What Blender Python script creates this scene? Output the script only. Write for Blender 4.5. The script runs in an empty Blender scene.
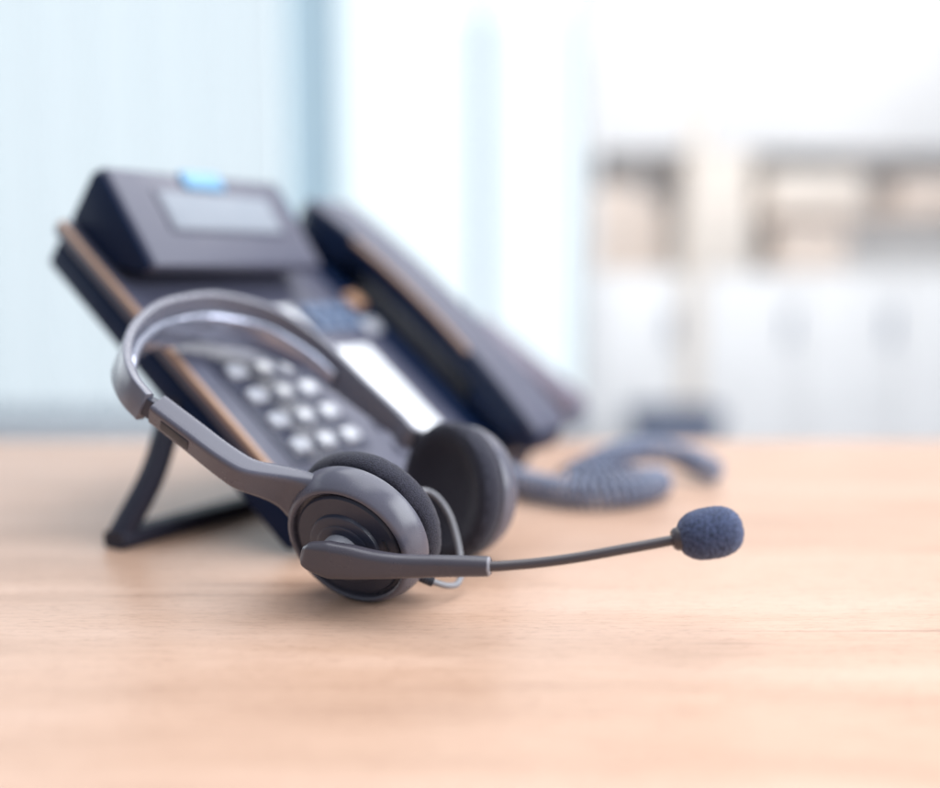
import bpy, bmesh, math, random
import numpy as np
from mathutils import Vector

random.seed(4); rng = np.random.default_rng(7)
scene = bpy.context.scene
col = scene.collection

# ------------------------------------------------------------------ camera
FPX, W0, H0, HORIZON, CAMH = 1028.0, 940.0, 788.0, 265.0, 0.128
PITCH = math.atan((H0 / 2 - HORIZON) / FPX)
cam_d = bpy.data.cameras.new('camera'); cam = bpy.data.objects.new('camera', cam_d); col.objects.link(cam)
cam.location = (0, 0, CAMH); cam.rotation_euler = (math.pi / 2 - PITCH, 0, 0)
cam_d.sensor_width = 36; cam_d.lens = 36 * FPX / W0
cam_d.clip_start = 0.01; cam_d.clip_end = 60
cam_d.dof.use_dof = True; cam_d.dof.focus_distance = 0.372; cam_d.dof.aperture_fstop = 2.05; cam_d.dof.aperture_blades = 0
scene.camera = cam

# ------------------------------------------------------------------ world, lamps, exposure
w = bpy.data.worlds.new('World'); scene.world = w; w.use_nodes = True
bg = w.node_tree.nodes['Background']; bg.inputs[0].default_value = (0.72, 0.84, 1.0, 1); bg.inputs[1].default_value = 0.46

def area(name, loc, target, sx, sy, power, color):
    l = bpy.data.lights.new(name, 'AREA'); l.shape = 'RECTANGLE'; l.size = sx; l.size_y = sy; l.energy = power; l.color = color
    o = bpy.data.objects.new(name, l); col.objects.link(o); o.location = loc
    o.rotation_euler = (Vector(target) - Vector(loc)).to_track_quat('-Z', 'Y').to_euler()
    return o
area('ceiling_lamp', (0.4, 0.75, 1.7), (0.3, 0.7, 0.0), 2.0, 2.2, 50, (0.95, 0.97, 1.0))
area('window_light', (-2.0, 1.5, 0.75), (0.0, 0.45, 0.0), 1.6, 1.2, 14, (0.86, 0.94, 1.0))
area('side_window_light', (1.5, 0.05, 0.75), (0.0, 0.42, 0.0), 1.5, 1.2, 42, (0.92, 0.96, 1.0))
area('cabinet_fill', (0.9, 1.7, 1.9), (1.0, 3.0, 0.1), 1.6, 0.8, 27, (1.0, 0.96, 0.92))  # added fill, no such lamp seen; lifts the cabinet front towards white

vs = scene.view_settings
scene.display_settings.display_device = 'sRGB'
vs.view_transform = 'Standard'; vs.look = 'None'; vs.exposure = 0.0; vs.gamma = 1.0; vs.use_curve_mapping = False
scene.cycles.use_denoising = True
scene.cycles.max_bounces = 8
scene.cycles.sample_clamp_indirect = 6

# ------------------------------------------------------------------ helpers
V = lambda *a: np.array(a, float)
_F = V(0, math.cos(PITCH), -math.sin(PITCH)); _U = V(0, math.sin(PITCH), math.cos(PITCH)); _C = V(0, 0, CAMH)
def at(x, y, Y):
    d = _F + V(1, 0, 0) * (x - W0 / 2) / FPX - _U * (y - H0 / 2) / FPX
    return _C + d * Y / d[1]
def on(x, y, z=0.0):
    d = _F + V(1, 0, 0) * (x - W0 / 2) / FPX - _U * (y - H0 / 2) / FPX
    return _C + d * (z - CAMH) / d[2]
def unit(v): v = np.asarray(v, float); return v / np.linalg.norm(v)

ORG = {}
def tag(o, label, cat, group=None):
    o['label'] = label; o['category'] = cat
    if group: o['group'] = group
    return o
def thing(name, loc, label, cat, group=None):
    o = bpy.data.objects.new(name, None); col.objects.link(o); o.location = loc; o.empty_display_size = 0.02
    ORG[o] = V(*loc); return tag(o, label, cat, group)
def mk(name, verts, faces, mat, parent=None, smooth=40):
    verts = np.asarray(verts, float)
    org = ORG[parent] if parent is not None else (verts.mean(0) if len(verts) else V(0, 0, 0))
    m = bpy.data.meshes.new(name); m.from_pydata((verts - org).tolist(), [], faces); m.update()
    bm = bmesh.new(); bm.from_mesh(m); bmesh.ops.recalc_face_normals(bm, faces=bm.faces); bm.to_mesh(m); bm.free()
    if smooth:
        m.shade_smooth(); m.set_sharp_from_angle(angle=math.radians(smooth))
    m.materials.append(mat)
    o = bpy.data.objects.new(name, m); col.objects.link(o); ORG[o] = org
    if parent is not None:
        o.parent = parent
    else:
        o.location = org
    return o
def structure(o): o['kind'] = 'structure'; return o

def loft(rings, closed=True, caps=True):
    rings = [np.asarray(r) for r in rings]; k = len(rings[0]); vs_ = np.vstack(rings); fs = []
    for i in range(len(rings) - 1):
        for j in range(k if closed else k - 1):
            j2 = (j + 1) % k
            fs.append((i * k + j, i * k + j2, (i + 1) * k + j2, (i + 1) * k + j))
    if caps:
        fs.append(tuple(range(k))[::-1]); fs.append(tuple(range((len(rings) - 1) * k, len(rings) * k)))
    return vs_, fs
def basis(n, up=(0, 0, 1)):
    n = unit(n); e1 = unit(np.cross(up, n)); e2 = np.cross(n, e1); return e1, e2, n
def lathe(center, n, prof, seg=72, jit=0.0):
    e1, e2, n = basis(n); rings = []
    for r, h in prof:
        r = max(r, 1e-5); t = np.linspace(0, 2 * math.pi, seg, endpoint=False)
        rr = r + (rng.normal(0, jit, seg) if r > 1e-4 else 0)
        hh = h + (rng.normal(0, jit, seg) if r > 1e-4 else np.zeros(seg))
        rings.append(center + np.outer(np.cos(t) * rr, e1) + np.outer(np.sin(t) * rr, e2) + np.outer(hh, n))
    return loft(rings)
def catmull(pts, n=12):
    pts = [np.asarray(p, float) for p in pts]; P = [2 * pts[0] - pts[1]] + pts + [2 * pts[-1] - pts[-2]]; out = []
    for i in range(1, len(P) - 2):
        p0, p1, p2, p3 = P[i - 1:i + 3]
        for t in np.linspace(0, 1, n, endpoint=False):
            out.append(0.5 * (2 * p1 + (p2 - p0) * t + (2 * p0 - 5 * p1 + 4 * p2 - p3) * t * t + (3 * p1 - p0 - 3 * p2 + p3) * t ** 3))
    out.append(P[-2]); return np.array(out)
def frames(path):
    T = np.gradient(path, axis=0); T /= np.linalg.norm(T, axis=1)[:, None]
    u = unit(np.cross(T[0], (0.0, 0.1, 1))); Us = []
    for t in T:
        u = unit(u - t * (u @ t)); Us.append(u)
    return T, np.array(Us), np.cross(T, np.array(Us))
def tube(path, r, seg=10):
    path = np.asarray(path); T, A, B = frames(path); t = np.linspace(0, 2 * math.pi, seg, endpoint=False)
    rs = r if hasattr(r, '__len__') else [r] * len(path)
    return loft([p + rr * (np.outer(np.cos(t), a) + np.outer(np.sin(t), b)) for p, a, b, rr in zip(path, A, B, rs)])
def rrect(hx, hy, rad, seg=4):
    rad = min(rad, hx * 0.98, hy * 0.98); pts = []
    for cx, cy, a0 in ((hx - rad, hy - rad, 0), (-hx + rad, hy - rad, 90), (-hx + rad, -hy + rad, 180), (hx - rad, -hy + rad, 270)):
        for k in range(seg + 1):
            a = math.radians(a0 + 90 * k / seg); pts.append((cx + rad * math.cos(a), cy + rad * math.sin(a)))
    return np.array(pts)
def fbox(name, O, ax, rng3, bevel, mat, parent=None, seg=3):
    """box with rounded edges in the frame (O; ax) from rng3 = ((x0,x1),(y0,y1),(z0,z1))"""
    bm = bmesh.new(); bmesh.ops.create_cube(bm, size=1.0)
    for v in bm.verts:
        q = [lo + (c + 0.5) * (hi - lo) for c, (lo, hi) in zip(v.co, rng3)]
        v.co = q
    if bevel > 0:
        bmesh.ops.bevel(bm, geom=list(bm.edges), offset=bevel, segments=seg, profile=0.5, affect='EDGES')
    bm.verts.ensure_lookup_table(); bm.verts.index_update()
    vs_ = np.array([v.co[:] for v in bm.verts]) @ np.array(ax) + O
    fs = [tuple(v.index for v in f.verts) for f in bm.faces]; bm.free()
    return mk(name, vs_, fs, mat, parent)
def prism(name, O, ax, outline, x0, x1, bevel, mat, parent=None):
    """outline in (ax1, ax2), extruded along ax0 from x0 to x1, edges rounded"""
    bm = bmesh.new()
    a = [bm.verts.new((x0, p[0], p[1])) for p in outline]; b = [bm.verts.new((x1, p[0], p[1])) for p in outline]
    n = len(a); bm.faces.new(a); bm.faces.new(b[::-1])
    for i in range(n): bm.faces.new((a[i], b[i], b[(i + 1) % n], a[(i + 1) % n]))
    bmesh.ops.recalc_face_normals(bm, faces=bm.faces)
    if bevel > 0: bmesh.ops.bevel(bm, geom=list(bm.edges), offset=bevel, segments=3, profile=0.5, affect='EDGES')
    bm.verts.ensure_lookup_table(); bm.verts.index_update()
    vs_ = np.array([v.co[:] for v in bm.verts]) @ np.array(ax) + O
    fs = [tuple(v.index for v in f.verts) for f in bm.faces]; bm.free()
    return mk(name, vs_, fs, mat, parent)
I3 = np.eye(3)

# ------------------------------------------------------------------ materials
def mat(name, color, rough=0.5, spec=0.5, metal=0.0, bump=0.0, scale=800.0, var=0.0, coat=0.0, sheen=0.0):
    m = bpy.data.materials.new(name); m.use_nodes = True; nt = m.node_tree; b = nt.nodes['Principled BSDF']
    b.inputs['Base Color'].default_value = (*color, 1); b.inputs['Roughness'].default_value = rough
    b.inputs['Specular IOR Level'].default_value = spec; b.inputs['Metallic'].default_value = metal
    b.inputs['Coat Weight'].default_value = coat; b.inputs['Sheen Weight'].default_value = sheen
    tc = nt.nodes.new('ShaderNodeTexCoord'); no = nt.nodes.new('ShaderNodeTexNoise')
    no.inputs['Scale'].default_value = scale; no.inputs['Detail'].default_value = 4
    nt.links.new(tc.outputs['Object'], no.inputs['Vector'])
    if bump:
        bp = nt.nodes.new('ShaderNodeBump'); bp.inputs['Strength'].default_value = bump; bp.inputs['Distance'].default_value = 0.0004
        nt.links.new(no.outputs['Fac'], bp.inputs['Height']); nt.links.new(bp.outputs['Normal'], b.inputs['Normal'])
    lo = nt.nodes.new('ShaderNodeTexNoise'); lo.inputs['Scale'].default_value = 90; lo.inputs['Detail'].default_value = 5; nt.links.new(tc.outputs['Object'], lo.inputs['Vector'])
    mr = nt.nodes.new('ShaderNodeMapRange'); mr.inputs['From Min'].default_value = 0.3; mr.inputs['From Max'].default_value = 0.7
    mr.inputs['To Min'].default_value = max(0.03, rough - 0.06); mr.inputs['To Max'].default_value = min(1, rough + 0.09)
    nt.links.new(lo.outputs['Fac'], mr.inputs['Value']); nt.links.new(mr.outputs['Result'], b.inputs['Roughness'])
    if var:
        rp = nt.nodes.new('ShaderNodeValToRGB'); rp.color_ramp.elements[0].position = 0.35; rp.color_ramp.elements[1].position = 0.68
        rp.color_ramp.elements[0].color = (*[c * (1 - var) for c in color], 1); rp.color_ramp.elements[1].color = (*[min(1, c * (1 + var)) for c in color], 1)
        nt.links.new(no.outputs['Fac'], rp.inputs['Fac']); nt.links.new(rp.outputs['Color'], b.inputs['Base Color'])
    return m
def emit(name, color, strength):
    m = bpy.data.materials.new(name); m.use_nodes = True; nt = m.node_tree; nt.nodes.clear()
    e = nt.nodes.new('ShaderNodeEmission'); o = nt.nodes.new('ShaderNodeOutputMaterial'); e.inputs[0].default_value = (*color, 1); e.inputs[1].default_value = strength
    nt.links.new(e.outputs[0], o.inputs[0]); return m
def sheer(name, color, through):
    m = bpy.data.materials.new(name); m.use_nodes = True; nt = m.node_tree; nt.nodes.clear()
    o = nt.nodes.new('ShaderNodeOutputMaterial'); mx = nt.nodes.new('ShaderNodeMixShader'); mx.inputs[0].default_value = through
    tr = nt.nodes.new('ShaderNodeBsdfTranslucent'); tr.inputs[0].default_value = (*color, 1)
    tp = nt.nodes.new('ShaderNodeBsdfTransparent'); tp.inputs[0].default_value = (*color, 1)
    nt.links.new(tr.outputs[0], mx.inputs[1]); nt.links.new(tp.outputs[0], mx.inputs[2]); nt.links.new(mx.outputs[0], o.inputs[0]); return m
def glass(name, tint):
    m = bpy.data.materials.new(name); m.use_nodes = True; nt = m.node_tree; nt.nodes.clear()
    o = nt.nodes.new('ShaderNodeOutputMaterial'); mx = nt.nodes.new('ShaderNodeMixShader'); mx.inputs[0].default_value = 0.06
    tp = nt.nodes.new('ShaderNodeBsdfTransparent'); tp.inputs[0].default_value = (*tint, 1)
    gl = nt.nodes.new('ShaderNodeBsdfGlossy'); gl.inputs['Roughness'].default_value = 0.02
    nt.links.new(tp.outputs[0], mx.inputs[1]); nt.links.new(gl.outputs[0], mx.inputs[2]); nt.links.new(mx.outputs[0], o.inputs[0]); return m
def wood(name):
    m = bpy.data.materials.new(name); m.use_nodes = True; nt = m.node_tree; b = nt.nodes['Principled BSDF']; L = nt.links.new
    tc = nt.nodes.new('ShaderNodeTexCoord')
    def noise(sc, rot, scale, detail, dist=0.0):
        mp = nt.nodes.new('ShaderNodeMapping'); mp.inputs['Scale'].default_value = sc; mp.inputs['Rotation'].default_value = (0, 0, rot); L(tc.outputs['Object'], mp.inputs['Vector'])
        n = nt.nodes.new('ShaderNodeTexNoise'); n.inputs['Scale'].default_value = scale; n.inputs['Detail'].default_value = detail; n.inputs['Distortion'].default_value = dist
        L(mp.outputs['Vector'], n.inputs['Vector']); return n
    big = noise((1.6, 14, 1), 0.03, 2.2, 5, 0.6); fine = noise((14, 260, 1), 0.03, 3.0, 6, 0.2); blot = noise((3, 5, 1), 0.0, 3.0, 3)
    r1 = nt.nodes.new('ShaderNodeValToRGB'); e = r1.color_ramp.elements
    e[0].position = 0.30; e[0].color = (0.455, 0.285, 0.20, 1); e[1].position = 0.72; e[1].color = (0.60, 0.405, 0.305, 1)
    x = r1.color_ramp.elements.new(0.5); x.color = (0.54, 0.35, 0.252, 1)
    L(big.outputs['Fac'], r1.inputs['Fac'])
    r2 = nt.nodes.new('ShaderNodeValToRGB'); e = r2.color_ramp.elements
    e[0].position = 0.36; e[0].color = (0.82, 0.77, 0.73, 1); e[1].position = 0.58; e[1].color = (1, 1, 1, 1)
    L(fine.outputs['Fac'], r2.inputs['Fac'])
    mx = nt.nodes.new('ShaderNodeMix'); mx.data_type = 'RGBA'; mx.blend_type = 'MULTIPLY'; mx.inputs['Factor'].default_value = 0.5
    st = noise((1.1, 46, 1), 0.015, 2.6, 3, 0.5); r3 = nt.nodes.new('ShaderNodeValToRGB'); e = r3.color_ramp.elements
    e[0].position = 0.27; e[0].color = (0.62, 0.56, 0.55, 1); e[1].position = 0.35; e[1].color = (1, 1, 1, 1)
    L(st.outputs['Fac'], r3.inputs['Fac'])
    mx0 = nt.nodes.new('ShaderNodeMix'); mx0.data_type = 'RGBA'; mx0.blend_type = 'MULTIPLY'; mx0.inputs['Factor'].default_value = 0.9
    L(r1.outputs['Color'], mx0.inputs[6]); L(r3.outputs['Color'], mx0.inputs[7]); L(mx0.outputs[2], mx.inputs[6]); L(r2.outputs['Color'], mx.inputs[7]); po = noise((70, 700, 1), 0.03, 3.2, 2, 0.1); r4 = nt.nodes.new('ShaderNodeValToRGB'); e = r4.color_ramp.elements
    e[0].position = 0.30; e[0].color = (0.60, 0.50, 0.45, 1); e[1].position = 0.42; e[1].color = (1, 1, 1, 1); L(po.outputs['Fac'], r4.inputs['Fac'])
    mx2 = nt.nodes.new('ShaderNodeMix'); mx2.data_type = 'RGBA'; mx2.blend_type = 'MULTIPLY'; mx2.inputs['Factor'].default_value = 0.75
    L(mx.outputs[2], mx2.inputs[6]); L(r4.outputs['Color'], mx2.inputs[7]); L(mx2.outputs[2], b.inputs['Base Color'])
    mr = nt.nodes.new('ShaderNodeMapRange'); mr.inputs['To Min'].default_value = 0.27; mr.inputs['To Max'].default_value = 0.42
    L(blot.outputs['Fac'], mr.inputs['Value']); L(mr.outputs['Result'], b.inputs['Roughness'])
    bp = nt.nodes.new('ShaderNodeBump'); bp.inputs['Strength'].default_value = 0.25; bp.inputs['Distance'].default_value = 0.0003
    L(fine.outputs['Fac'], bp.inputs['Height']); L(bp.outputs['Normal'], b.inputs['Normal'])
    b.inputs['Specular IOR Level'].default_value = 0.62
    return m

M = dict(
    wood=wood('desk_wood'),
    grey=mat('headset_grey_plastic', (0.094, 0.093, 0.122), 0.23, 0.5, bump=0.10, scale=2600, var=0.05),
    armd=mat('boom_arm_grey', (0.066, 0.060, 0.076), 0.30, 0.5, bump=0.10, scale=2600),
    greyl=mat('headset_light_grey', (0.26, 0.255, 0.285), 0.34, 0.5, bump=0.06, scale=2600),
    disc=mat('headset_dark_disc', (0.034, 0.038, 0.062), 0.33, 0.5, bump=0.08, scale=2600),
    dark=mat('headset_charcoal', (0.022, 0.024, 0.036), 0.45),
    band=mat('headband_grey', (0.135, 0.136, 0.172), 0.24, 0.5, bump=0.06, scale=2000),
    lining=mat('lining_slate', (0.36, 0.38, 0.47), 0.17, 0.6, metal=0.75),
    pad=mat('ear_foam', (0.026, 0.026, 0.040), 0.9, 0.25, bump=0.9, scale=1900, var=0.45, sheen=0.12),
    foam=mat('mic_foam', (0.062, 0.080, 0.150), 0.95, 0.2, bump=1.0, scale=1500, var=0.7, sheen=0.2),
    boom=mat('boom_rubber', (0.060, 0.050, 0.056), 0.32, 0.5),
    cable=mat('cable_grey', (0.20, 0.20, 0.22), 0.4),
    steel=mat('slider_steel', (0.42, 0.42, 0.45), 0.3, metal=1.0),
    ph=mat('phone_face_plastic', (0.072, 0.074, 0.110), 0.36, 0.5, bump=0.15, scale=1800),
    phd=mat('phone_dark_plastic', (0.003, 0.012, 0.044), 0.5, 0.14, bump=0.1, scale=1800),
    stand=mat('stand_plastic', (0.018, 0.018, 0.032), 0.5, 0.3),
    tan_refl=mat('painted_tan_reflection', (0.42, 0.27, 0.19), 0.35, 0.5, metal=0.3),  # warm reflection of the desk wood, painted as a tan base colour
    keyp=mat('keypad_panel', (0.045, 0.048, 0.075), 0.3, 0.5),
    key=mat('key_plastic', (0.40, 0.41, 0.46), 0.14, 0.7, coat=1.0),
    keyd=mat('soft_key', (0.10, 0.15, 0.25), 0.3),
    label=mat('label_strip', (0.86, 0.87, 0.90), 0.25, 0.6, coat=0.6),
    lcd=mat('lcd_glass', (0.21, 0.235, 0.275), 0.55, 0.5),
    lampb=mat('message_lamp', (0.14, 0.33, 0.52), 0.4, 0.5),
    orange=mat('orange_key', (0.52, 0.30, 0.18), 0.4),
    handset=mat('handset_plastic', (0.005, 0.014, 0.044), 0.32, 0.32, bump=0.08, scale=1500),
    cord=mat('cord_vinyl', (0.18, 0.205, 0.29), 0.28, 0.5),
    white=mat('painted_white', (0.80, 0.79, 0.78), 0.5, var=0.03, scale=6),
    cream=mat('cabinet_cream', (0.78, 0.70, 0.62), 0.5, var=0.04, scale=8),
    niche=mat('niche_brown', (0.42, 0.33, 0.29), 0.6, var=0.1, scale=9),
    box=mat('box_beige', (0.72, 0.61, 0.53), 0.7, var=0.08, scale=14),
    boxd=mat('box_dark', (0.20, 0.16, 0.16), 0.7, var=0.08, scale=14),
    floor=mat('floor_grey', (0.42, 0.42, 0.45), 0.5, var=0.08, scale=5),
    frame=mat('window_frame', (0.20, 0.25, 0.34), 0.4, var=0.03, scale=8),
    sky=emit('sky_light', (0.96, 0.985, 1.0), 1.38),
    pane=glass('window_glass', (0.93, 0.98, 1.0)),
    teal=sheer('teal_sheer', (0.60, 0.71, 0.78), 0.35),
    voile=sheer('pale_voile', (0.865, 0.87, 0.885), 0.5),
    mauve=mat('mauve_plastic', (0.13, 0.11, 0.15), 0.4),
    slate=mat('slate_plastic', (0.14, 0.16, 0.22), 0.4),
)

# ------------------------------------------------------------------ setting
def quad(name, pts, m): return structure(mk(name, pts, [(0, 1, 2, 3)], m, None, 0))
quad('floor', [(-5, -1, -0.74), (5, -1, -0.74), (5, 5, -0.74), (-5, 5, -0.74)], M['floor'])
quad('sky', [(-9, 6, -3), (9, 6, -3), (9, 6, 6), (-9, 6, 6)], M['sky'])
YW = 3.2
def bx(name, x0, x1, y0, y1, z0, z1, m, parent=None, bev=0.004): return fbox(name, V(0, 0, 0), I3, ((x0, x1), (y0, y1), (z0, z1)), bev, m, parent, 2)
XR = 0.42
structure(bx('wall', XR, 4.2, YW, YW + 0.12, -0.74, 2.2, M['white']))
structure(bx('wall_below_window', -4.2, XR - 0.002, YW, YW + 0.12, -0.74, -0.42, M['white']))

win = thing('window', (-1.8, YW, -0.42), 'wide bright window with thin blue-grey frames behind the phone', 'window')
bx('sill', -4.2, XR - 0.004, YW - 0.12, YW + 0.14, -0.418, -0.385, M['white'], win)
bx('top_rail', -4.2, XR - 0.004, YW + 0.02, YW + 0.09, 1.9, 2.0, M['frame'], win)
bx('bottom_rail', -4.2, XR - 0.004, YW + 0.02, YW + 0.09, -0.384, -0.33, M['frame'], win)
mull = [-4.15, -3.1, -2.05, -0.45, 0.035, XR - 0.04]
for k, x in enumerate(mull):
    bx('mullion', x - 0.017, x + 0.017, YW + 0.025, YW + 0.085, -0.329, 1.899, M['frame'], win)
for x0, x1 in zip(mull[:-1], mull[1:]):
    bx('pane', x0 + 0.018, x1 - 0.018, YW + 0.05, YW + 0.058, -0.328, 1.898, M['pane'], win, 0)

def curtain(name, x0, x1, y, m, label, amp=0.025, per=0.11):
    xs = np.linspace(x0, x1, int((x1 - x0) / per * 12) + 8); ring = []
    for z in np.linspace(-0.40, 1.95, 14):
        ring.append([(x, y + amp * math.sin(2 * math.pi * x / per + 0.4 * math.sin(9 * x)) * (1 - 0.25 * (z + 0.4) / 2.35), z) for x in xs])
    v, f = loft(ring, closed=False, caps=False)
    return tag(mk(name, v, f, m, None, 80), label, 'curtain')
curtain('curtain', -0.53, -0.37, YW - 0.17, M['teal'], 'narrow gathered teal sheer curtain left of the white window pane')
curtain('curtain', -3.2, -0.55, YW - 0.10, M['voile'], 'wide pale sheer curtain behind the phone display', 0.03, 0.16)

# cabinet on the right
YC = 3.0
cab = thing('cabinet', (1.2, YC, -0.74), 'tall white shelf cabinet with open brown niches and doors below', 'cabinet')
def zx(px, py, Y=YC): p = at(px, py, Y); return p[0], p[2]
XL = zx(596, 200)[0]; XP0 = zx(686, 200)[0]; XP1 = zx(705, 200)[0]; XN2 = zx(752, 200)[0]; XN2b = zx(1010, 200)[0]; XRR = zx(1080, 200)[0]
ZT = zx(700, 152)[1]; ZB = zx(700, 272)[1]; ZTOP = zx(700, -60)[1]; ZM = zx(700, 212)[1]
D = 0.30
bx('back_panel', XL, XRR, YC + D - 0.02, YC + D, -0.74, ZTOP, M['niche'], cab, 0.002)
bx('upright', XL - 0.03, XL, YC, YC + D - 0.021, -0.74, ZTOP, M['white'], cab)
bx('upright', XP0, XP1, YC - 0.008, YC + D - 0.021, -0.74, ZTOP, M['cream'], cab)
bx('upright', XP1 + 0.002, XN2, YC, YC + D - 0.021, ZB, ZT, M['cream'], cab)
bx('upright', XN2b, XRR, YC, YC + D - 0.021, -0.74, ZTOP, M['white'], cab)
for (a, b_) in ((XL + 0.002, XP0 - 0.002), (XP1 + 0.002, XN2b - 0.002)):
    bx('top_panel', a, b_, YC, YC + D - 0.021, ZT + 0.002, ZTOP, M['white'], cab)
    n_d = 1 if b_ - a < 0.35 else 3
    for k in range(n_d):
        wd = (b_ - a) / n_d
        d = bx('cabinet_door', a + k * wd + 0.002, a + (k + 1) * wd - 0.002, YC, YC + D - 0.021, -0.70, ZB - 0.002, M['white'], cab)
        bx('handle', a + (k + 0.85) * wd, a + (k + 0.85) * wd + 0.012, YC - 0.02, YC - 0.001, -0.10, 0.0, M['frame'], d, 0.003)
bx('shelf', XN2 + 0.002, XN2b - 0.002, YC + 0.03, YC + D - 0.021, ZM - 0.012, ZM + 0.012, M['box'], cab)
def sbox(x0, x1, z0, z1, y, m, label, cat='box'):
    return tag(bx('storage_box' if cat == 'box' else 'binder', x0, x1, y, y + 0.2, z0, z1, m, None, 0.006), label, cat)
sbox(XL + 0.012, XL + 0.13, ZB + 0.001, ZB + 0.25, YC + 0.05, M['box'], 'tall beige box in the left cabinet niche')
sbox(XL + 0.14, XL + 0.20, ZB + 0.001, ZB + 0.20, YC + 0.07, M['box'], 'narrow beige box beside the tall one in the left niche')
sbox(XN2 + 0.09, XN2 + 0.30, ZB + 0.001, ZM - 0.03, YC + 0.06, M['box'], 'beige box on the lower shelf of the right niche')
sbox(XN2 + 0.44, XN2 + 0.66, ZM + 0.014, ZM + 0.10, YC + 0.05, M['box'], 'beige box at the far right end of the upper shelf')
sbox(XN2 + 0.05, XN2 + 0.34, ZM + 0.014, ZM + 0.125, YC + 0.05, M['cream'], 'cream box on the upper shelf of the right niche')

# desk
desk = thing('desk', (0, 0.28, -0.74), 'pale beech wood desk carrying the headset and phone', 'desk')
DY = on(470, 440)[1]
fbox('tabletop', V(0, 0, 0), I3, ((-1.3, 1.5), (-0.32, DY), (-0.028, 0.0)), 0.003, M['wood'], desk)
for x in (-1.2, 1.4):
    for y in (-0.24, DY - 0.08):
        bx('leg', x - 0.025, x + 0.025, y - 0.025, y + 0.025, -0.74, -0.0282, M['frame'], desk)

# ------------------------------------------------------------------ desk phone
def pframe(psi, tau):
    s, t = math.radians(psi), math.radians(tau)
    r = V(math.sin(s), math.cos(s), 0); v = math.cos(t) * V(-math.cos(s), math.sin(s), 0) + math.sin(t) * V(0, 0, 1)
    n = np.cross(v, r); n = n if n[2] > 0 else -n
    return r, v, n
PR, PV, PN = pframe(32, 39); PO = on(284, 557); PAX = np.array([PR, PV, PN]); T = 0.026
def pp(r, v, w_): return PO + (V(r, v, w_) / 1000.0) @ PAX
def mm(*a): return tuple((x / 1000., y / 1000.) for x, y in a)
phone = thing('desk_phone', tuple(PO), 'dark office desk phone propped on a stand behind the headset', 'phone')
def pbox(name, r0, r1, v0, v1, w0, w1, m, parent=phone, bev=0.8): return fbox(name, PO, PAX, mm((r0, r1), (v0, v1), (w0, w1)), bev / 1000., m, parent)
pbox('lower_shell', 1.5, 213, 0.2, 205, 0.2, 17.5, M['phd'], bev=4)
pbox('top_cover', 0, 215, 1.5, 208, 17.6, 26, M['ph'], bev=2.2)
pbox('edge_reflection', -0.7, 2.6, 5, 206, 23.2, 26.7, M['tan_refl'], bev=1.3)  # painted strip standing in for the warm reflection along the left edge
kp = pbox('keypad_panel', 14.5, 72, 28, 99, 25.5, 26.9, M['keyp'], bev=0.6)
for i in range(4):
    for j in range(3):
        r, v = 25 + 18 * j, 88 - 17 * i
        rings = []
        for hgt, sc in ((26.6, 1.0), (28.8, 1.0), (29.6, .95), (30.1, .84), (30.35, .6), (30.45, .3)):
            sec = rrect(6.0 * sc, 4.4 * sc, 2.2 * sc, 3); rings.append(np.array([pp(r + x, v + y, hgt) for x, y in sec]))
        vv, ff = loft(rings); mk('key', vv, ff, M['key'], phone)
for i in range(5):
    v = 92 - 17 * i
    pbox('function_key', 88, 101, v - 4, v + 4, 25.6, 28.8, M['ph'], bev=1.2)
pbox('label_strip', 109, 138, 14, 98, 25.6, 27.0, M['label'], bev=0.5)
pbox('label_strip', 72, 104, 112, 134, 25.6, 27.2, M['label'], bev=0.5)
for i in range(2):
    for j in range(4):
        pbox('soft_key', 110 + 11 * j, 119 + 11 * j, 112 + 12 * i, 121 + 12 * i, 25.6, 29, M['keyd'], bev=1.2)
pbox('headset_key', 155, 167, 128, 140, 25.6, 31, M['orange'], bev=2)
pbox('release_key', 148, 162, 106, 118, 25.6, 30, M['key'], bev=2)
# display module, hinged up out of the face
dm = prism('display_module', PO, PAX, [(y / 1000., z / 1000.) for y, z in ((146, 46), (202, 62), (208, 57), (208, 26.4), (170, 26.4), (149, 38))], 0.008, 0.131, 0.0025, M['ph'], phone)
fv = unit(V(0, 56, 16)); fn = V(0, -fv[2], fv[1]); DAX = np.array([PR, fv @ PAX, fn @ PAX]); DO = pp(8, 146, 46)
def dbox(name, r0, r1, v0, v1, w0, w1, m, parent, bev=0.4): return fbox(name, DO, DAX, mm((r0, r1), (v0, v1), (w0, w1)), bev / 1000., m, parent)
dbox('bezel', 22, 106, 20, 47, -0.4, 0.9, M['ph'], dm)
dbox('screen', 25, 103, 22, 45, -0.3, 1.3, M['lcd'], dm)
dbox('message_lamp', 46, 74, 48.5, 59.5, -4, 2.2, M['lampb'], dm, 1.5)
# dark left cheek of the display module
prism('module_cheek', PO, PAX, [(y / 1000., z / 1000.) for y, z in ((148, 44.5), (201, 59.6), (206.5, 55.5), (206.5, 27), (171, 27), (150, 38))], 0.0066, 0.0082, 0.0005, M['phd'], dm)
pbox('cradle', 156, 213, 10, 205, 25.7, 27.6, M['phd'], bev=0.8)
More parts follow.
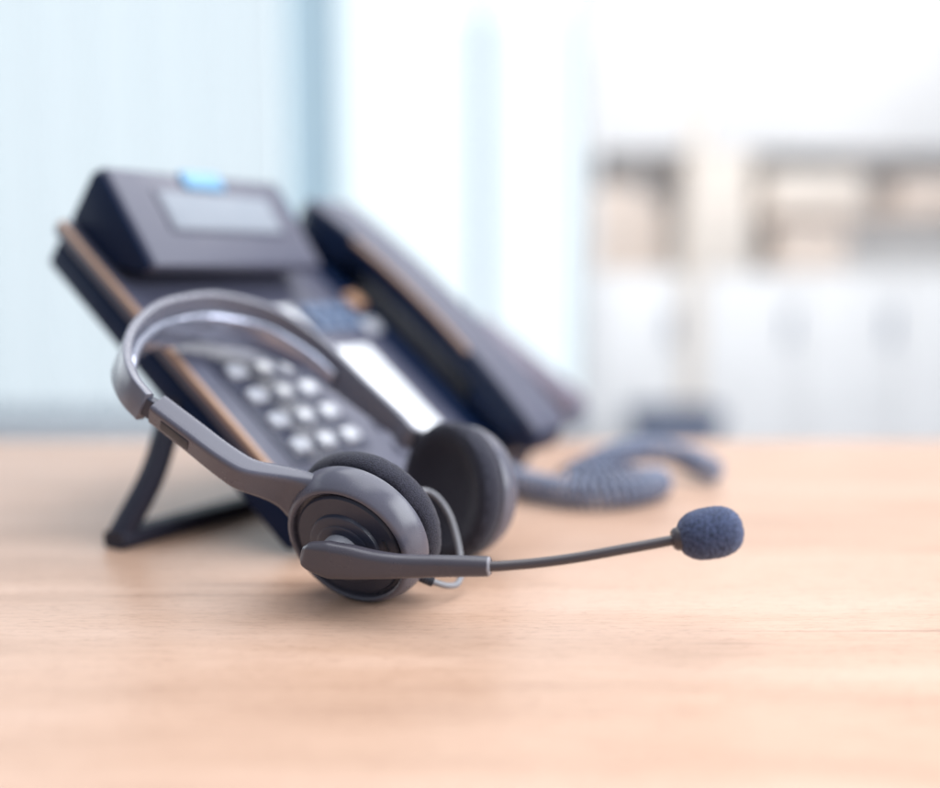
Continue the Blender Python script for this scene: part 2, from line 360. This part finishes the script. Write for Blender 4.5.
# stand: bent bar, foot along the desk
def plank(name, pts, wd, th, m, parent, up):
    path = catmull(pts, 8); Tn = np.gradient(path, axis=0); rings = []
    sec = rrect(wd / 2, th / 2, min(wd, th) * 0.3)
    for p, t in zip(path, Tn):
        t = unit(t); s = unit(np.cross(t, up)); u = np.cross(s, t)
        rings.append(p + np.outer(sec[:, 0], s) + np.outer(sec[:, 1], u))
    v, f = loft(rings); return mk(name, v, f, m, parent)
def on_phone(x, y, w_):
    d = _F + V(1, 0, 0) * (x - W0 / 2) / FPX - _U * (y - H0 / 2) / FPX
    q = PO + PN * w_; return _C + d * (((q - _C) @ PN) / (d @ PN))
S0 = on(119, 539, 0.004); S1 = S0 + PR * 0.16
B0 = on_phone(172, 412, 0.003); B1 = B0 + PR * 0.15
plank('stand_leg', [B0, B0 * 0.5 + S0 * 0.5 + V(0.003, 0, 0), S0 + (B0 - S0) * 0.03], 0.011, 0.009, M['stand'], phone, PR)
plank('stand_leg', [B1, B1 * 0.5 + S1 * 0.5 + V(0.003, 0, 0), S1 + (B1 - S1) * 0.03], 0.011, 0.009, M['stand'], phone, PR)
plank('stand_foot', [S0 - PR * 0.003, S0 * 0.5 + S1 * 0.5, S1 + PR * 0.003], 0.014, 0.0078, M['stand'], phone, V(0, 0, 1))
plank('stand_rail', [B0 + V(0, 0, 0.002), B0 * 0.5 + B1 * 0.5 + V(0, 0, 0.002), B1 + V(0, 0, 0.002)], 0.010, 0.008, M['stand'], phone, V(0, 0, 1))

# handset on its cradle
hs = thing('handset', tuple(pp(188, 100, 28)), 'black curved handset lying in the cradle of the desk phone', 'handset')
def handset(parent, F):
    rings = []
    for s in np.linspace(0, 1, 40):
        v = -8 + 218 * s; q = 2 * s - 1
        mid = 49 - 9.0 * abs(q) ** 2.2
        th = 8.0 + 1.5 * abs(q) ** 3; wd = 18 + 3.5 * abs(q) ** 2
        e = min(s, 1 - s); k = min(1, (e / 0.05)) ; k = math.sqrt(max(0.02, 1 - (1 - k) ** 2))
        sec = rrect(wd * (0.6 + 0.4 * k), th * (0.45 + 0.55 * k), th * 0.42)
        rings.append(np.array([F(188 + x, v, mid + y) for x, y in sec]))
    v, f = loft(rings); g = mk('grip', v, f, M['handset'], parent)
    rings = []
    for s in np.linspace(0.015, 0.985, 36):
        v = -8 + 218 * s; q = 2 * s - 1; mid = 49 - 9.0 * abs(q) ** 2.2; th = 8.0 + 1.5 * abs(q) ** 3; wd = 18 + 3.5 * abs(q) ** 2
        e = min(s, 1 - s); k = math.sqrt(max(0.02, 1 - (1 - min(1, e / 0.05)) ** 2))
        sec = rrect(wd * (0.6 + 0.4 * k) - 0.8, 2.2, 1.6)
        rings.append(np.array([F(188 + x, v, mid + th * (0.45 + 0.55 * k) - 0.9 + y) for x, y in sec]))
    v, f = loft(rings); mk('top_sheen', v, f, M['ph'], parent)  # lighter grey layer imitates light reflected off the handset's top face
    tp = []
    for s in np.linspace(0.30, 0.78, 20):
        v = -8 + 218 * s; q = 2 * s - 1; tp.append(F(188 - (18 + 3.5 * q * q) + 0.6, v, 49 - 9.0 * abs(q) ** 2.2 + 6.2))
    v, f = tube(np.array(tp), 0.0016, 8); mk('edge_reflection', v, f, M['tan_refl'], parent)  # tan strip painted where the handset edge catches a warm reflection
    for name, v0, v1 in (('mouthpiece', -2, 44), ('earpiece', 158, 205)):
        rings = []
        for t, sc in ((0, 0.86), (0.25, 0.97), (0.6, 1.0), (1, 1.0)):
            sec = rrect(22.5 * sc, (v1 - v0) / 2 * sc, 9)
            rings.append(np.array([F(188 + x, (v0 + v1) / 2 + y, 28.2 + 15 * t) for x, y in sec]))
        v, f = loft(rings); mk(name, v, f, M['handset'], parent)
handset(hs, pp)

# ------------------------------------------------------------------ coiled cord
cp = [on(488, 468, 0.014), on(512, 479, 0.010), on(548, 489, 0.0085), on(590, 494, 0.0085), on(630, 492, 0.0085), on(654, 486, 0.0085), on(657, 481, 0.0085), on(640, 479, 0.0085),
      on(606, 481, 0.0085), on(578, 481, 0.0088), on(570, 477, 0.010), on(584, 470, 0.013), on(612, 457, 0.017), on(642, 449, 0.018), on(676, 454, 0.014), on(702, 465, 0.010), on(720, 475, 0.0085)]
cpath = catmull(cp, 60)
L = np.r_[0, np.cumsum(np.linalg.norm(np.diff(cpath, axis=0), axis=1))]
turns = L[-1] / 0.0046; npt = int(turns * 12)
ls = np.linspace(0, L[-1], npt); cc = np.stack([np.interp(ls, L, cpath[:, i]) for i in range(3)], 1)
Tt, A, B = frames(cc); ph_ = 2 * math.pi * ls / 0.0046
env = np.clip(np.minimum(ls, L[-1] - ls) / 0.012, 0.15, 1) * 0.0068
hel = cc + (np.cos(ph_) * env)[:, None] * A + (np.sin(ph_) * env)[:, None] * B
hel[:, 2] = np.maximum(hel[:, 2], 0.0021)
v, f = tube(hel, 0.0014, 7)
tag(mk('coiled_cord', v, f, M['cord'], None, 80), 'blue-grey coiled handset cord looping over the desk beside the phone', 'cord')

# ------------------------------------------------------------------ things further back on the desk
sp = thing('desk_phone', tuple(on(560, 440)), 'low mauve-grey second phone partly hidden behind the black handset', 'phone')
so = on(540, 440); SR, SV, SN = pframe(32, 34); SAX = np.array([SR, SV, SN])
def sbx(name, r0, r1, v0, v1, w0, w1, m, bev): return fbox(name, so, SAX, mm((r0, r1), (v0, v1), (w0, w1)), bev / 1000., m, sp)
sbx('body', 0, 70, 0, 110, 0.5, 18, M['slate'], 4)
sbx('handset', 8, 40, -4, 106, 18.3, 36, M['mauve'], 7)
for i in range(3):
    for j in range(2): sbx('key', 46 + 11 * j, 54 + 11 * j, 30 + 14 * i, 38 + 14 * i, 17.6, 21, M['key'], 1)
bp0 = at(674, 408, 2.7)
bin_ = thing('waste_bin', (bp0[0], bp0[1], -0.74), 'low slate blue bin standing in front of the white cabinet', 'bin')
zt = bp0[2]
rings = [V(bp0[0], bp0[1], z) + np.array([(x, y, 0) for x, y in rrect(hw, hw * 0.8, 0.04)]) for z, hw in ((-0.74, 0.085), (-0.72, 0.095), (zt - 0.03, 0.112), (zt - 0.028, 0.104), (-0.70, 0.09))]
v, f = loft(rings); mk('body', v, f, M['slate'], bin_)
rings = [V(bp0[0], bp0[1], z) + np.array([(x, y, 0) for x, y in rrect(hw, hw * 0.8, 0.04)]) for z, hw in ((zt - 0.04, 0.113), (zt - 0.04, 0.122), (zt, 0.122), (zt, 0.106), (zt - 0.04, 0.105))]
v, f = loft(rings, caps=False); mk('rim', v, f, M['slate'], bin_)

# ------------------------------------------------------------------ headset
BE, TH = math.radians(36), math.radians(34)
hb = V(math.sin(BE), math.cos(BE), 0); ha = math.cos(TH) * V(-hb[1], hb[0], 0) + math.sin(TH) * V(0, 0, 1); hc = np.cross(hb, ha); hc = hc if hc[2] > 0 else -hc
N = at(362, 530, 0.383); N[2] = 0.0279
def on_plane(x, y, c):
    d = _F + V(1, 0, 0) * (x - W0 / 2) / FPX - _U * (y - H0 / 2) / FPX
    q = N + hc * c; return _C + d * (((q - _C) @ hc) / (d @ hc))
headset = thing('headset', (N[0], N[1], 0), 'grey wired headset with foam ear pads and microphone boom on the desk', 'headset')
CT = 0.006
trace = [(150, 394), (135, 375), (128, 355), (130, 335), (140, 318), (160, 303), (185, 296), (215, 293), (245, 298), (275, 308), (300, 322), (330, 345), (365, 379), (400, 412), (418, 429.5)]
nn = unit(V(-0.40, -0.84, -0.36)); R = 0.0296
Fc = at(459, 497, 0.445); Fc[2] = 0.0293; nf = -unit(V(-0.76, -0.64, 0.10))
_p = on_plane(418, 429.5, CT) - Fc; _p = unit(_p - nf * (_p @ nf))
path = catmull([on_plane(x, y, CT) for x, y in trace] + [Fc + nf * 0.0045 + _p * 0.0255 + hc * 0.003], 10)
Tn = np.gradient(path, axis=0); Tn /= np.linalg.norm(Tn, axis=1)[:, None]
S = np.r_[0, np.cumsum(np.linalg.norm(np.diff(path, axis=0), axis=1))]; S /= S[-1]
mo = np.cross(Tn, hc); cen = path.mean(0)
mo = np.array([m if m @ (p - cen) > 0 else -m for m, p in zip(mo, path)])
def bw(s): return np.interp(s, [0, .08, .2, .34, .48, .6, .75, .9, 1], [.0125, .0142, .0200, .0262, .0275, .0240, .0165, .0110, .0090])
rings, prings = [], []
for p, m, s in zip(path, mo, S):
    wd = bw(s); sec = rrect(0.0019, wd / 2, 0.0008, 3)
    ctr = p - hc * wd / 2
    rings.append(ctr + np.outer(sec[:, 0], m) + np.outer(sec[:, 1], hc))
v, f = loft(rings); mk('headband', v, f, M['band'], headset)
for p, m, s in zip(path, mo, S):
    if 0.09 < s < 0.74:
        wd = bw(s); pw = wd * 0.62; k = min(1, (s - 0.09) / 0.04, (0.74 - s) / 0.06); k = math.sqrt(max(0.05, k))
        sec = rrect(0.0026 * k, pw / 2 * (0.6 + 0.4 * k), 0.0024, 5)
        ctr = p - hc * (wd * 0.62) - m * (0.0019 + 0.0020)
        prings.append(ctr + np.outer(sec[:, 0], m) + np.outer(sec[:, 1], hc))
v, f = loft(prings); mk('band_lining', v, f, M['lining'], headset)

def ear_cup(center, n):
    cup = []
    v, f = lathe(center, n, [(0, -.005), (.012, -.0056), (.0185, -.0072), (.0225, -.0098), (.0262, -.0106), (.0288, -.0096), (.0302, -.0070), (.0304, -.0040), (.0296, -.0012), (.0282, 0), (0, 0.0005)], 120, 0.00006)
    mk('ear_pad', v, f, M['pad'], headset)
    v, f = lathe(center, n, [(0.001, .0006), (.0280, .0004), (.0289, .0012), (.0290, .0030), (.0284, .0058), (.0272, .0088), (.0258, .0112), (.0249, .0121), (.0240, .0122), (.0233, .0116), (.0230, .0090), (.001, .0088)], 120)
    h = mk('cup_housing', v, f, M['grey'], headset)
    v, f = lathe(center, n, [(0.001, .0089), (.0216, .0089), (.0218, .0104), (.0210, .0114), (.0150, .0123), (.0146, .0136), (.0138, .0141), (.001, .0147)], 96)
    mk('cup_disc', v, f, M['disc'], headset)
ear_cup(N, nn); ear_cup(Fc, nf)

def hug(ring, center, n, rmin=0.0264):
    q = ring - center; h = q @ n; pl = q - np.outer(h, n); r = np.linalg.norm(pl, axis=1)
    k = np.where(r < rmin, rmin / np.maximum(r, 1e-6), 1.0)
    z = np.clip((0.050 - r) / 0.020, 0, 1); z = z * z * (3 - 2 * z)
    lo, hi = h.min(), h.max(); hn = 0.0014 + (h - lo) / max(hi - lo, 1e-6) * (0.0078 + 0.0014 * np.clip((r - 0.028) / 0.008, 0, 1))
    return center + pl * k[:, None] + np.outer(h * (1 - z) + hn * z, n)
def arm(pts, n_end, sec_list, name, ctr, roll=0.0):
    """pts: sleeve -> cup centre; sec_list: (t, width, thickness)"""
    P = catmull(pts, 14); Tg = np.gradient(P, axis=0); Tg /= np.linalg.norm(Tg, axis=1)[:, None]
    s = np.r_[0, np.cumsum(np.linalg.norm(np.diff(P, axis=0), axis=1))]; tot = s[-1]
    tt = [q[0] for q in sec_list]; ww = [q[1] for q in sec_list]; hh = [q[2] for q in sec_list]; rr = []; info = []
    for p, t, d in zip(P, Tg, s):
        d2 = np.linalg.norm(p - ctr)
        k = np.clip(d / tot, 0, 1); k = k * k * (3 - 2 * k)
        side = unit(np.cross(hc, t)); side = side if side @ n_end > 0 else -side
        side = unit(side * math.cos(roll) - hc * math.sin(roll)); nn_ = unit(side * (1 - k) + n_end * k); nn_ = unit(nn_ - t * (nn_ @ t)); wv = np.cross(t, nn_)
        fl = math.exp(-max(0.0, d2 - 0.018) / 0.0108)
        wd = np.interp(d2, tt, ww) + 0.0365 * fl; th = np.interp(d2, tt, hh)
        sec = rrect(wd / 2, th / 2, th * (0.2 + 0.26 * min(1, fl * 2.2)), 4); out_ = []
        for q in range(len(sec)):
            a_, b_ = sec[q], sec[(q + 1) % len(sec)]; m_ = (14 if (q + 1) % 10 == 0 else 1) if False else (16 if (q % 10) == 4 else 4 if (q % 10) == 9 else 1)
            out_ += [a_ + (b_ - a_) * z / m_ for z in range(m_)]
        sec = np.array(out_)
        rr.append(hug(p + np.outer(sec[:, 0], wv) + np.outer(sec[:, 1], nn_), ctr, n_end)); info.append((p, t, nn_, wv, wd, th))
    v, f = loft(rr); mk(name, v, f, M['grey'], headset); return info
FL = [(0.0, .0104, .0092), (0.043, .0104, .0092), (0.075, .0106, .0090), (0.2, .0108, .0088)]
CA = CT - 0.0052
def off(x, y, o): p = on_plane(x, y, CA); return p + o * hb
s_pts = [off(166, 408, -0.004), off(200, 434, -0.004), off(235, 461, -0.004), N + nn * 0.0058 + unit(off(256, 478, -0.004) - (N + nn * 0.0058)) * 0.034, N + nn * 0.0058 + unit(off(256, 478, -0.004) - N) * 0.0165]
info = arm(s_pts, nn, FL, 'arm', N, 0.40)
# sliders between band and arms
def bar(name, p0, p1, e, wd, th, m, r=0.0006):
    t = unit(p1 - p0); e = unit(e - t * (e @ t)); u = np.cross(t, e); sec = rrect(wd / 2, th / 2, r, 3)
    v, f = loft([q + np.outer(sec[:, 0], e) + np.outer(sec[:, 1], u) for q in (p0, p1)]); return mk(name, v, f, m, headset)
e0 = path[3] - hc * 0.0062; bar('slider', e0, info[8][0] , hc, 0.0082, 0.0036, M['disc'])
# dark slot on the outer side of the near arm
p, t, n_, wv, wd, th = info[7]; p2 = info[17]
a0 = info[5]; a1 = info[16]
bar('slider_slot', a0[0] + a0[2] * (a0[5] / 2 - 0.0006), a1[0] + a1[2] * (a1[5] / 2 - 0.0006), a0[3], 0.0056, 0.0018, M['dark'])

e1_, e2_, _ = basis(nn)
np_ = N + nn * 0.0116 + e1_ * 0.0176 + e2_ * 0.0030
bar('disc_notch', np_ - e2_ * 0.0022 + e1_ * 0.0006, np_ + e2_ * 0.0022 - e1_ * 0.0006, nn, 0.0012, 0.0012, M['dark'], 0.0003)
# microphone boom on the near cup
hub = N + nn * 0.0142
v, f = lathe(hub, nn, [(0, -0.002), (.0078, -0.002), (.0078, .0034), (.0072, .0050), (.0056, .0059), (0, .0062)], 40); mk('boom_pivot', v, f, M['greyl'], headset)
v, f = lathe(hub - nn * 0.0010 , nn, [(.0112, -0.0005), (.0112, .0012), (.0104, .0017), (.004, .0020)], 48); mk('pivot_plate', v, f, M['disc'], headset)
ma = [(302, 553, .3655, .0010, .0012), (304.0, 554, .3650, .0074, .0034), (310, 556, .364, .0108, .0052), (329, 559.5, .3610, .0140, .0070), (352, 562, .3580, .0128, .0072), (375, 564.5, .3555, .0104, .0068), (402, 566, .353, .0086, .0064), (440, 566, .350, .0078, .0064), (484, 566.3, .3465, .0070, .0066), (487.5, 566.3, .3463, .0066, .0062)]
mp = [at(x, y, Y) for x, y, Y, _, _ in ma]; rr = []
par = np.linspace(0, len(ma) - 1, 70); cm = catmull(mp, 8); cmp_ = np.linspace(0, len(ma) - 1, len(cm))
for q in par:
    p = V(*[np.interp(q, cmp_, cm[:, i]) for i in range(3)]); p2 = V(*[np.interp(min(q + .05, len(ma) - 1.0), cmp_, cm[:, i]) for i in range(3)]); p1 = V(*[np.interp(max(q - .05, 0), cmp_, cm[:, i]) for i in range(3)])
    t = unit(p2 - p1); n_ = unit(nn * 0.8 + V(0, -1, 0.15)); n_ = unit(n_ - t * (t @ n_)); u = np.cross(t, n_)
    hh = np.interp(q, range(len(ma)), [m[3] for m in ma]); dd = np.interp(q, range(len(ma)), [m[4] for m in ma]); sec = rrect(hh / 2, dd / 2, min(hh, dd) * 0.46, 6)
    rr.append(p + np.outer(sec[:, 0], u) + np.outer(sec[:, 1], n_))
v, f = loft(rr); mk('boom_arm', v, f, M['armd'], headset)
te = unit(mp[-1] - mp[-2])
v, f = lathe(mp[-1], te, [(0.0022, -0.0004), (.0031, -0.0004), (.0034, .0002), (.0032, .0008), (.0022, .0010)], 32); mk('arm_collar', v, f, M['greyl'], headset)
bpth = catmull([at(480, 566.3, .3465), at(500, 566, .3455), at(540, 562.5, .345), at(580, 557, .3445), at(630, 548, .344), at(676, 539.5, .344), at(690, 536.5, .344)], 12)
v, f = tube(bpth, 0.0018, 16); mk('boom_tube', v, f, M['boom'], headset)
md = unit(at(707, 533, .344) - at(674, 539, .344))
cpos = at(674, 539.5, .344)
v, f = lathe(cpos, md, [(0.0018, -0.0006), (.0030, -0.0006), (.0039, .0004), (.0041, .0022), (.0034, .0032), (.001, .0034)], 36); mk('mic_collar', v, f, M['boom'], headset)
# foam ball: rounded, fatter towards the tip, slightly lumpy
prof = []
Lf = 0.0226
for s in np.linspace(0, 1, 72):
    x = s * Lf; q = 2 * s - 1
    r = 0.0088 * (1 - abs(q) ** 2.7) ** (1 / 2.3) * (0.985 + 0.03 * s)
    prof.append((r, x))
fo_ = cpos + md * 0.0011
v, f = lathe(fo_, md, prof, 110, 0.00011); mk('mic_foam', v, f, M['foam'], headset, 180)
# thin lead looping from the near cup to the far one
lead = catmull([at(412, 572, .381), at(424, 578, .380), at(434, 582, .3805), at(447, 585.5, .383), at(457, 584, .387), at(461, 574, .392), at(460, 555, .398), at(456, 535, .402), at(449, 514, .405), at(438, 498, .407), at(426, 491, .408), at(412, 492, .404)], 10)
v, f = tube(lead, 0.0012, 10); mk('lead', v, f, M['cable'], headset)
v, f = tube(catmull([at(416, 574, .3805), at(424, 578, .380), at(433, 581.5, .3805)], 8), [0.0019 + 0.0003 * (i % 2) for i in range(17)], 12); mk('strain_relief', v, f, M['dark'], headset)
